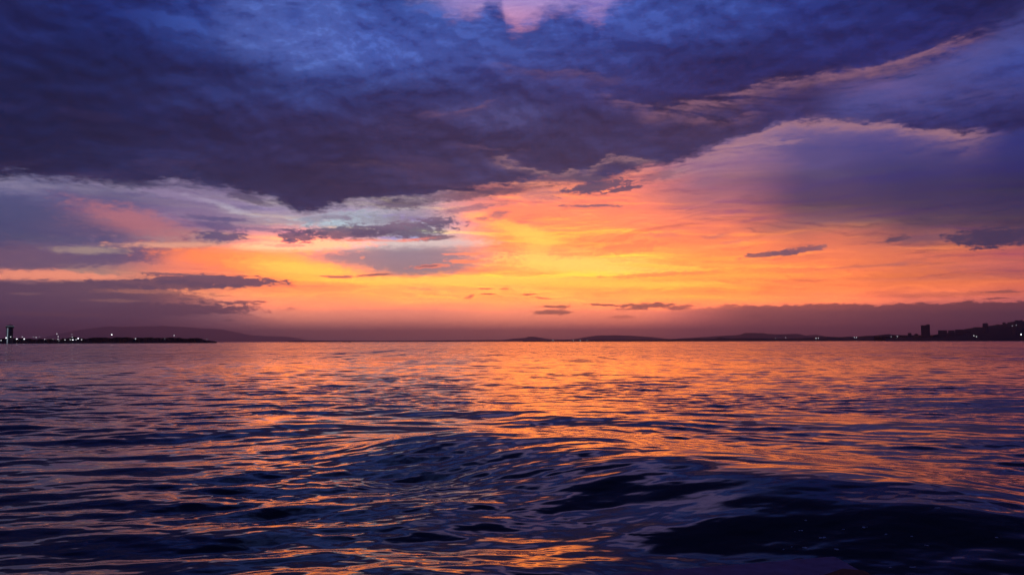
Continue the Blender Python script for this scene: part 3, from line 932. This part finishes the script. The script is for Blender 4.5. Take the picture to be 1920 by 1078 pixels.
def hills(name, pts, D, depth, mat, rough_=0.06, base=None, n=260, seed=0, kind='structure', shore=0.35):
    """a ridge with real depth whose skyline passes through the picture points"""
    xs = [p[0] for p in pts]; ys = [p[1] for p in pts]
    verts, faces = [], []
    m = 9
    for i in range(n + 1):
        px = xs[0] + (xs[-1] - xs[0]) * i / n
        py = float(np.interp(px, xs, ys))
        top = at(px, py, D)
        h = max(top.z, 0.6)
        u = top.normalized()
        rr = math.hypot(u.x, u.y)
        ux, uy = u.x / rr, u.y / rr
        for k in range(m):
            t = k / (m - 1)
            w = math.sin(math.pi * min(t / (2 * shore), 0.5)) if t < shore else math.cos((t - shore) / (1 - shore) * math.pi / 2)
            nz = mnoise.noise(Vector((px * 0.06 + seed, t * 3.0, 0.0))) * rough_ + mnoise.noise(Vector((px * 0.3 + seed, t * 5.0, 3.0))) * rough_ * 0.6
            hh = h * max(w, 0) * (1 + nz) if 0 < k < m - 1 else -1.5
            d = D - depth * shore + depth * t
            verts.append((ux * d, uy * d, hh))
        if i:
            b = i * m; a = b - m
            for k in range(m - 1):
                faces.append((a + k, b + k, b + k + 1, a + k + 1))
    o = mesh_obj(name, verts, faces, mat, None, True)
    tag(o, kind=kind)
    return o


hills('hills', [(20, 639), (90, 630), (150, 618), (200, 612), (250, 612), (305, 611), (350, 613), (390, 616), (415, 617), (440, 622), (470, 628), (500, 630), (540, 631), (560, 634), (580, 639)], 50000, 6000, M['hill'], 0.03)
hills('hills', [(540, 639), (560, 638.6), (590, 638.2), (640, 638.8), (760, 638.8), (830, 638), (930, 637.2), (1000, 637)], 14000, 1500, M['hill'], 0.1, seed=3)
hills('hills', [(935, 639), (948, 636.5), (965, 634.5), (985, 633.5), (991, 631), (1003, 631), (1022, 634.5), (1040, 636.5), (1075, 636), (1100, 631.5), (1120, 629), (1150, 628), (1180, 629), (1220, 631.5), (1250, 635), (1290, 637)], 17000, 3000, M['hill'], 0.04, seed=5)
hills('hills', [(1240, 637), (1280, 634), (1300, 633), (1345, 630), (1388, 627.5), (1396, 624), (1430, 624), (1440, 626), (1460, 626.5), (1495, 625.5), (1512, 629), (1530, 627), (1548, 630.5), (1580, 633), (1620, 636)], 15000, 3000, M['hill'], 0.04, seed=9)
hills('land', [(980, 638.5), (1060, 637.5), (1200, 637), (1280, 635.5), (1340, 634.8), (1350, 632), (1360, 634), (1380, 633.6), (1500, 633.8), (1540, 631.5), (1580, 631.5), (1600, 631), (1640, 628.5), (1665, 626.5), (1690, 628), (1720, 629)], 6200, 700, M['land'], 0.10, seed=12, n=400)
hills('land', [(1660, 632), (1690, 628.5), (1745, 628), (1762, 625.5), (1800, 621), (1812, 617), (1830, 614), (1850, 612.5), (1875, 609), (1890, 606), (1905, 603), (1920, 601.5), (1960, 596), (2020, 590), (2100, 588), (2200, 594), (2340, 608), (2440, 622), (2520, 634)], 4400, 1400, M['land'], 0.05, seed=15, shore=0.5, n=460)
hills('land', [(-160, 636), (0, 636.5), (100, 637), (150, 637), (300, 637), (390, 637.8), (402, 639.5), (407, 641)], 2700, 260, M['land'], 0.08, seed=20, n=200)


def wood(name, spans, D, label, seed=0, dens=1.0, spread=60.0, rr_=(2.2, 4.2), ref=(8, 5)):
    """rows of lumpy crowns, each with ragged leaf tufts, that read as one mass"""
    W = random.Random(seed)
    mb = MB()
    for (x0, x1, top0, top1) in spans:
        n = int(abs(x1 - x0) * dens)
        for k in range(n):
            t = (k + W.random()) / n
            px = x0 + (x1 - x0) * t
            top = top0 + (top1 - top0) * t + abs(W.gauss(0, 0.9)) + 0.5 * math.sin(px * 0.13) + 0.3 * math.sin(px * 0.31)
            dd = D + W.uniform(-spread, spread)
            p = at(px, top, dd)
            r_ = W.uniform(*rr_)
            zc = max(p.z - r_, r_ * 0.7)
            mb.cyl(p.x, p.y, 0.35, -1.0, zc, 5)
            for q in range(5):
                mb.ball(p.x + W.uniform(-.6, .6) * r_, p.y + W.uniform(-.6, .6) * r_, zc + W.uniform(-.7, .45) * r_, r_ * W.uniform(.4, .75), W.uniform(.8, 1.3), 1, W.uniform(.6, .9), 7, 4)
            mb.ball(p.x, p.y, zc * 0.5, r_ * 0.9, 1.3, 1, zc * 0.5 / (r_ * 0.9), 6, 4)
    o = mb.build(name, M['leaf'])
    tag(o, label, None, None, 'stuff')
    return o


wood('tree_belt', [(-120, 30, 633, 633), (30, 60, 634, 633.5), (60, 115, 634.5, 635), (115, 142, 634, 631.5), (142, 165, 631, 634), (165, 180, 632.5, 632.5), (180, 225, 632, 631.5), (225, 300, 632, 632), (300, 372, 632, 633), (372, 380, 633, 635.5), (380, 403, 636.5, 638.5)],
     2680, 'dark belt of trees along the low spit of land', 3, 1.3, 50)
wood('tree_belt', [(1810, 1850, 616, 613.5), (1850, 1890, 612, 606.5), (1888, 1960, 605, 598)], 4400, 'dark trees on the ridge of the hillside town', 5, 1.0, 40, (3, 6))
wood('tree_belt', [(1640, 1730, 628.5, 629), (1742, 1762, 628, 626), (1762, 1920, 628, 622)], 4030, 'dark trees along the foot of the hillside town', 8, 0.7, 40, (3, 5.5))


# ------------------------------------------------------------------ control tower
def control_tower():
    D = 2600.0
    x, y = ground(17.5, D)
    az = math.atan2(x, y)
    t = empty('control_tower', (x, y, 1.5), -az)
    top = at(17.5, 611, D).z - 1.5
    s = D / F_PX                                   # metres per picture unit
    w = 4.6 * s
    oct_ = [(w * a, w * b) for a, b in ((-1, -.55), (-.55, -1), (.55, -1), (1, -.55), (1, .55), (.55, 1), (-.55, 1), (-1, .55))]
    MB().prism(oct_, 0, top - 3.4 * s).build('shaft', M['tower'], t)
    zs = [0.14, 0.30, 0.46, 0.60]
    for k in zs:
        z0 = top * k
        MB().prism([(a * 1.06, b * 1.06) for a, b in oct_], z0, z0 + 1.3 * s).build('floor_band', M['band'], t)
    MB().prism([(a * 1.22, b * 1.22) for a, b in oct_], top - 3.4 * s, top - 1.0 * s, 1.05).build('control_room', M['band'], t)
    MB().prism([(a * 1.30, b * 1.30) for a, b in oct_], top - 1.0 * s, top - 0.45 * s).build('light_ring', STRIP, t)
    MB().prism([(a * 1.25, b * 1.25) for a, b in oct_], top - 0.45 * s, top + 1.2 * s, 0.55).build('roof', M['band'], t)
    MB().cyl(0.5 * s, 0, 0.35, top + 1.2 * s, top + 4.2 * s, 6).build('antenna', M['metal'], t)
    MB().box(1.5 * s, 3.5 * s, -1, 1, top + 1.0 * s, top + 1.6 * s).build('roof_beacon', M['red'], t)
    MB().box(-w * 0.62 - 1.3, -w * 0.62 + 1.3, -w * 1.35, -w * 1.18, -0.5, top - 3.4 * s).build('light_strip', STRIP, t)
    tag(t, 'tall dark control tower with a lit vertical strip and lit ring above the spit', 'tower')


control_tower()


# ------------------------------------------------------------------ lamps on shore
def make_lamp(px, py, D, lvl, label, group, base_z=1.0):
    p = at(px, py, D)
    t = empty('street_lamp', (p.x, p.y, base_z), -math.atan2(p.x, p.y))
    h = max(p.z - base_z, 2.0)
    s = D / 2700.0
    r = {'bright': 1.0, 'medium': 0.7, 'faint': 0.7}[lvl] * s
    MB().cyl(0, 0, 0.22 * s, 0, h, 6, 0.6).build('pole', M['metal'], t)
    MB().box(-0.25 * s, 0.25 * s, -1.5 * s, 0.1, h - 0.15 * s, h + 0.15 * s).build('arm', M['metal'], t)
    MB().ball(0, -1.7 * s, h, r, 1.3, 1.0, 0.8, 10, 6).build('lamp_head', LAMP[lvl], t)
    tag(t, label, 'lamp', group)
    return t


gl = 'lamps on the low spit at the left'
for px, py, lvl, lab in [
    (2, 638, 'medium', 'low white lamp at the far left end of the spit'),
    (11.5, 633.5, 'bright', 'bright white lamp just left of the foot of the control tower'),
    (20, 631.5, 'medium', 'white lamp just right of the foot of the control tower'),
    (31.5, 635.5, 'bright', 'big bright lamp, first low one right of the control tower'),
    (42, 631.5, 'medium', 'lamp at treetop height above the first pair right of the tower'),
    (45.5, 635.5, 'bright', 'bright lamp low on the shore, right of the first pair'),
    (62.5, 631.5, 'faint', 'faint lamp at treetop height, left of a brighter one'),
    (68, 632.5, 'medium', 'white lamp at treetop height between two faint ones'),
    (74, 631.5, 'faint', 'faint lamp at treetop height, right of a brighter one'),
    (84, 636, 'medium', 'single white lamp low on the shore left of the lamp column'),
    (99, 636, 'faint', 'faint low lamp just left of the stacked column of lamps'),
    (106.5, 626, 'medium', 'tallest mast lamp on the spit, top of the stacked column'),
    (109, 631, 'medium', 'lamp in the middle of the stacked column'),
    (109, 636, 'medium', 'lower lamp of the stacked column, near the shore'),
    (110.5, 638.5, 'faint', 'faint lamp at the water line under the stacked column'),
    (122, 637, 'medium', 'white shore lamp between the lamp column and the bright cluster'),
    (131.5, 637, 'medium', 'leftmost low lamp of the bright cluster on the shore'),
    (136.5, 637, 'bright', 'bright low lamp in the middle of the cluster'),
    (135.5, 632, 'medium', 'lamp at treetop height above the cluster'),
    (135, 627, 'faint', 'faint mast lamp high above the cluster'),
    (142.5, 636.5, 'medium', 'white low lamp just right of the middle of the cluster'),
    (146.5, 634.5, 'bright', 'brightest lamp of the cluster, in front of the tall trees'),
    (153, 636.5, 'medium', 'rightmost low lamp of the cluster'),
    (209.7, 627.5, 'bright', 'lone bright mast lamp above the middle of the tree belt'),
    (254, 635, 'medium', 'lone dim lamp within the tree belt'),
    (309, 635, 'faint', 'faint lamp within the tree belt, under the right hand mast lamp'),
    (326.5, 629, 'medium', 'lone mast lamp above the right part of the tree belt'),
    (388, 636, 'faint', 'faint lamp at the low tip of the spit'),
]:
    make_lamp(px, py, 2590, lvl, lab, gl)

gr = 'lamps along the far shore'
for px, py, D, lvl, lab in [
    (1037, 638, 6000, 'medium', 'tiny lamp on the far shore left of the long low hill'),
    (1075, 638, 6000, 'medium', 'tiny lamp, left one of three below the long low hill'),
    (1088, 638.3, 6000, 'medium', 'tiny lamp, middle one of three below the long low hill'),
    (1101, 638.3, 6000, 'faint', 'tiny lamp, right one of three below the long low hill'),
    (1454, 634, 6000, 'medium', 'white lamp on the far shore below the flat topped hill'),
    (1473, 633, 6000, 'medium', 'small lamp just right of the one below the flat topped hill'),
    (1530, 634, 6000, 'medium', 'left lamp of a close pair on the far shore'),
    (1534.5, 634, 6000, 'medium', 'right lamp of a close pair on the far shore'),
    (1602, 632.5, 6000, 'medium', 'left lamp of the pair between close pair and town'),
    (1606, 632.5, 6000, 'medium', 'right lamp of the pair between close pair and town'),
    (1671, 631.3, 3950, 'faint', 'dim lamp at the left end of the town'),
    (1682, 631, 3950, 'medium', 'lamp at the left end of the town, left of the small block'),
    (1826, 629.5, 3620, 'medium', 'upper lamp of two by the water below the round tower'),
    (1830.5, 631, 3620, 'medium', 'lower lamp of two by the water below the round tower'),
    (1914.5, 627, 3620, 'bright', 'bright lamp at the right edge of the town shore'),
]:
    make_lamp(px, py, D, lvl, lab, gr)
for px, py, lab in [(1898, 611, 'faint left light high on the town hillside'), (1905.5, 609.5, 'faint right light high on the town hillside')]:
    p = at(px, py, 4050)
    make_lamp(px, py, 4050, 'faint', lab, gr, max(p.z - 9, 1.0))


# ------------------------------------------------------------------ buildings
def block(px0, px1, top, D, label, name='apartment_building', group=None, floors=8, base_z=0.5, depth=18.0, roofs=(), mat='concrete', bays=6, cat='building'):
    a, b = at(px0, 640, D), at(px1, 640, D)
    c = (a + b) / 2
    w = (b - a).length / 2
    t = empty(name, (c.x, c.y, base_z), -math.atan2(c.x, c.y))
    h = at((px0 + px1) / 2, top, D).z - base_z
    MB().box(-w, w, 0, depth, -2.0 if base_z < 2 else -12.0, h).build('wall', M[mat], t)
    rf = MB().box(-w - 0.4, w + 0.4, -0.4, depth + 0.4, h, h + 0.7)
    for (r0, r1, rh) in roofs:
        rf.box(-w + 2 * w * r0, -w + 2 * w * r1, depth * .2, depth * .8, h + 0.7, h + 0.7 + rh)
    rf.build('roof', M[mat], t)
    wm = MB()
    fh = h / floors
    bw = 2 * w / bays
    for f in range(floors):
        for k in range(bays):
            wm.box(-w + bw * (k + .2), -w + bw * (k + .8), -0.12, 0.3, fh * (f + .3), fh * (f + .8))
    wo_ = wm.build('window', M['glass'], t)
    wo_['kind'] = 'stuff'
    sl = MB()
    for f in range(1, floors):
        sl.box(-w, w, -0.9, 0.2, fh * f - 0.15, fh * f + 0.15)
    so = sl.build('balcony_slab', M['concrete'], t)
    so['kind'] = 'stuff'
    tag(t, label, cat, group)
    return t


D0 = 3980
block(1727.5, 1744.5, 610, D0, 'tall dark high-rise block standing alone on the shore, left of the town', 'high_rise', None, 18, depth=34, roofs=((0.55, 1.0, 3.0), (0.72, 0.9, 4.5)), bays=8)
block(1702.5, 1709.5, 625, D0, 'small square block with a flat roof, second left of the high-rise', floors=4, depth=15, roofs=((0.1, .9, 1.5),), bays=3)
t_ = block(1714.5, 1722.5, 627, D0, 'small building with a pitched roof next left of the high-rise', 'house', None, 3, depth=15, bays=3)
wv = (at(1722.5, 640, D0) - at(1714.5, 640, D0)).length / 2
hh = at(1718, 627, D0).z - 0.5
mesh_obj('gable_roof', [(-wv, -.5, hh), (wv, -.5, hh), (wv, 15.5, hh), (-wv, 15.5, hh), (0, -.5, hh + 5), (0, 15.5, hh + 5)], [(0, 1, 4), (1, 2, 5, 4), (2, 3, 5), (3, 0, 4, 5), (0, 3, 2, 1)], M['concrete'], t_)
g2 = 'long apartment blocks by the water'
block(1759.5, 1776.5, 619.5, D0, 'long flat-roofed apartment block, first right of the high-rise', group=g2, floors=6, bays=9)
block(1778.5, 1790.5, 619.5, D0, 'short apartment block between two long ones', group=g2, floors=6, bays=6)
block(1791.5, 1807.5, 618, D0, 'long apartment block, third right of the high-rise', group=g2, floors=7, bays=9)
block(1808.5, 1822.5, 617.5, D0 + 60, 'apartment block at the foot of the slope, last of the row', group=g2, floors=7, bays=7, mat='plaster')

# round tower on the slope
p = at(1847.3, 606, 4000)
t = empty('round_tower', (p.x, p.y, 1.0), -math.atan2(p.x, p.y))
rr = 3.9 * 4000 / F_PX
MB().cyl(0, 0, rr, -2, p.z - 1 - 3, 16).build('shaft', M['concrete'], t)
MB().cyl(0, 0, rr * 1.05, p.z - 4, p.z - 1, 16, 0.7).build('roof', M['concrete'], t)
MB().cyl(rr * .3, 0, 0.6, p.z - 1, p.z + 4, 6).build('mast', M['metal'], t)
wb = MB()
for f in range(14):
    for k in range(16):
        a = 2 * math.pi * k / 16
        zf = 4 + f * (p.z - 12) / 14
        wb.box(math.cos(a) * rr * .98 - .8, math.cos(a) * rr * .98 + .8, math.sin(a) * rr * .98 - .8, math.sin(a) * rr * .98 + .8, zf, zf + 2)
wo_ = wb.build('window', M['glass'], t); wo_['kind'] = 'stuff'
tag(t, 'round-topped tower block rising above the slope of the hillside town', 'tower')

# houses up the hillside
W = random.Random(4)
gh = 'houses on the dark hillside'
hs = [(1818, 616.5, 5), (1832, 613.5, 6), (1840, 614, 5), (1858, 611, 6), (1866, 609.8, 5), (1872, 608.5, 7), (1884, 604.8, 6), (1893, 604.5, 5), (1899, 603.5, 6), (1908, 600.5, 7), (1916, 600.2, 6),
      (1836, 620, 7), (1862, 618, 7), (1880, 614, 7), (1896, 616, 7), (1910, 611, 7), (1872, 622, 8), (1900, 622, 8), (1852, 624, 7), (1890, 621, 6)]
labs = ['lowest dark block on the skyline, right of the shore apartment row', 'dark skyline block on the rise left of the round tower', 'dark block close against the left side of the round tower',
        'dark skyline block just right of the round tower', 'narrow skyline block, second right of the round tower', 'wide skyline block, third right of the round tower',
        'flat skyline block where the ridge steps up', 'narrow block between two wider ones on the upper ridge', 'skyline block just left of the ridge top trees',
        'largest skyline block near the top of the ridge', 'highest skyline block at the right edge of the town',
        'hillside house below and left of the round tower', 'hillside house right of the foot of the round tower', 'hillside house halfway up between round tower and ridge',
        'hillside house below the two faint hillside lights', 'highest hillside house, beside the two faint lights', 'lower hillside house above the shore, middle of the slope',
        'lower hillside house nearest the bright shore lamp', 'lowest hillside house above the two lamps by the water', 'hillside house centred low between round tower and bright lamp']
for i, (x_, y_, w_) in enumerate(hs):
    onsky = i < 11
    Dh = 4390 - (0 if onsky else (y_ - 608) * 22)
    gz = at(x_, y_, Dh).z
    block(x_ - w_ / 2, x_ + w_ / 2, y_, Dh, labs[i], 'house', 'blocks on the hillside skyline' if onsky else gh, 4,
          base_z=max(gz - 16, 1.0), depth=14, mat=W.choice(['concrete', 'plaster']), bays=4)

# ------------------------------------------------------------------ boats on the horizon
for px, D, lab in [(655, 5200, 'tiny dark boat with a mast on the horizon, right one of two'), (644, 5600, 'tiny low dark boat on the horizon, left one of two')]:
    x, y = ground(px, D)
    t = empty('fishing_boat', (x, y, 0), -math.atan2(x, y))
    k = 1.6
    mesh_obj('hull', [(-7*k, -2*k, 1.8*k), (5*k, -2*k, 1.8*k), (8*k, 0, 2.6*k), (5*k, 2*k, 1.8*k), (-7*k, 2*k, 1.8*k), (-6*k, -1.5*k, -.5), (4*k, -1.5*k, -.5), (6*k, 0, -.5), (4*k, 1.5*k, -.5), (-6*k, 1.5*k, -.5)],
             [(0, 1, 2, 3, 4), (5, 9, 8, 7, 6), (0, 5, 6, 1), (1, 6, 7, 2), (2, 7, 8, 3), (3, 8, 9, 4), (4, 9, 5, 0)], M['hull'], t)
    MB().box(-4*k, 0, -1.3*k, 1.3*k, 1.8*k, 4.2*k).build('cabin', M['hull'], t)
    if px == 655:
        MB().cyl(-1.0*k, 0, 0.35, 4.2*k, 8.5*k, 6).build('mast', M['metal'], t)
    tag(t, lab, 'boat', 'boats on the horizon')

# ------------------------------------------------------------------ quay ledge in the foreground
ZL = 2.0
def onz(px, py, z):
    d = ray(px, py)
    k = (z - CAM_H) / d.z
    return d.x * k, d.y * k
pa, pb, pc = onz(1086, 1079, ZL), onz(1566, 1040, ZL), onz(1626, 1073, ZL)
ux, uy = pa[0] - pb[0], pa[1] - pb[1]
L = math.hypot(ux, uy); ux /= L; uy /= L
vx, vy = pc[0] - pb[0], pc[1] - pb[1]
L = math.hypot(vx, vy); vx /= L; vy /= L
led = empty('quay_ledge', (pb[0], pb[1], 0), 0)
bm = bmesh.new()
poly = [(0, 0), (vx * 1.6, vy * 1.6), (vx * 1.6 + ux * 6, vy * 1.6 + uy * 6), (ux * 6, uy * 6)]
lo = [bm.verts.new((a, b, 1.72)) for a, b in poly]
hi = [bm.verts.new((a, b, ZL)) for a, b in poly]
bm.faces.new(hi); bm.faces.new(list(reversed(lo)))
for i in range(4):
    bm.faces.new((lo[i], lo[(i + 1) % 4], hi[(i + 1) % 4], hi[i]))
bmesh.ops.recalc_face_normals(bm, faces=bm.faces)
bmesh.ops.bevel(bm, geom=[e for e in bm.edges], offset=0.02, segments=3, affect='EDGES', profile=0.5)
me = bpy.data.meshes.new('slab'); bm.to_mesh(me); bm.free()
me.materials.append(M['quay'])
for p_ in me.polygons: p_.use_smooth = True
o = bpy.data.objects.new('slab', me); C.objects.link(o); o.parent = led
in_ = 0.06
cxp, cyp = sum(a for a, b in poly) / 4, sum(b for a, b in poly) / 4
MB().prism([(a + (cxp - a) * 0.06, b + (cyp - b) * 0.06) for a, b in poly], -2.0, 1.73).build('wall', M['quay'], led)
q0, q1, q2 = onz(1536, 1080, ZL + .02), onz(1580, 1065, ZL + .02), onz(1621, 1069, ZL + .02)
mb = MB()
mb.prism([(q0[0] - pb[0], q0[1] - pb[1]), (q0[0] - pb[0] + .02, q0[1] - pb[1] - .25), (q2[0] - pb[0] + .0, q2[1] - pb[1] - .3), (q2[0] - pb[0], q2[1] - pb[1]), (q1[0] - pb[0], q1[1] - pb[1])], ZL, ZL + 0.02)
mb.build('rubber_pad', M['rubber'], led)
tag(led, 'blue-grey concrete ledge corner with a black rubber pad at the bottom edge', 'ledge')

# ------------------------------------------------------------------ foam flecks
bpy.context.view_layer.update()
deps = bpy.context.evaluated_depsgraph_get()
sea = bpy.data.objects['sea']
W = random.Random(9)
fl = [(1511, 975, 6), (1503, 994, 6), (1490, 996, 3), (1544, 1008, 9), (1620, 988, 8), (1661, 1001, 5), (1709, 1005, 5), (1511, 1027, 8), (1484, 1025, 4), (1570, 1029, 7), (1713, 1063, 7), (1670, 1063, 4), (1738, 1022, 5), (1869, 1007, 5), (1580, 992, 4), (1758, 952, 8), (1468, 1029, 3)]
fn_ = ['small bubble highest of the cluster above the ledge corner', 'middling bubble below the highest one of the cluster', 'tiny bubble left beside a middling one in the cluster', 'large pale bubble at the right of the cluster above the ledge',
       'pale bubble alone well right of the cluster, nearest the bright ripples', 'small bubble, left one of a level pair right of the cluster', 'small bubble, right one of a level pair right of the cluster', 'large bubble close above the far edge of the ledge',
       'tiny bubble, middle of three level ones above the ledge edge', 'large bubble directly above the ledge corner', 'large bubble low in the dark water right of the ledge', 'small bubble low between the ledge end and a large bubble',
       'small bubble in the dark hollow midway to the right edge', 'small bubble nearest the right edge of the picture', 'tiny bubble right of and above the large cluster bubble', 'bright fleck on the rippled water beyond the dark hollow', 'tiny bubble, leftmost of those above the ledge']
for (px, py, r_), flab in zip(fl, fn_):
    hit, loc, nrm, _ = sea.ray_cast(Vector((0, 0, CAM_H)), ray(px, py))
    if not hit:
        continue
    s = r_ * (loc - Vector((0, 0, CAM_H))).length / F_PX * 0.55
    mb = MB()
    for k in range(5):
        a = W.uniform(0, 6.28); q = W.uniform(0, .9) * s
        mb.ball(q * 1.3 * math.cos(a), q * math.sin(a), 0.0, s * W.uniform(.3, .55), 1.2, 1, .6, 8, 5)
    o = mb.build('foam_fleck', M['foam'], None, True)
    o.location = loc
    tag(o, flab, 'foam', 'foam bubbles in the wake')

# ------------------------------------------------------------------ air
hz = bpy.data.materials.new('haze_air')
hz.use_nodes = True
hz.node_tree.nodes.clear()
pv = hz.node_tree.nodes.new('ShaderNodeVolumePrincipled')
pv.inputs['Color'].default_value = (0.97, 0.86, 0.96, 1)
pv.inputs['Density'].default_value = 3.8e-5
pv.inputs['Anisotropy'].default_value = 0.62
oo = hz.node_tree.nodes.new('ShaderNodeOutputMaterial')
hz.node_tree.links.new(pv.outputs[0], oo.inputs['Volume'])
ho = MB().box(-75000, 75000, -75000, 75000, -2.6, 1020).build('haze', hz)
tag(ho, kind='stuff')
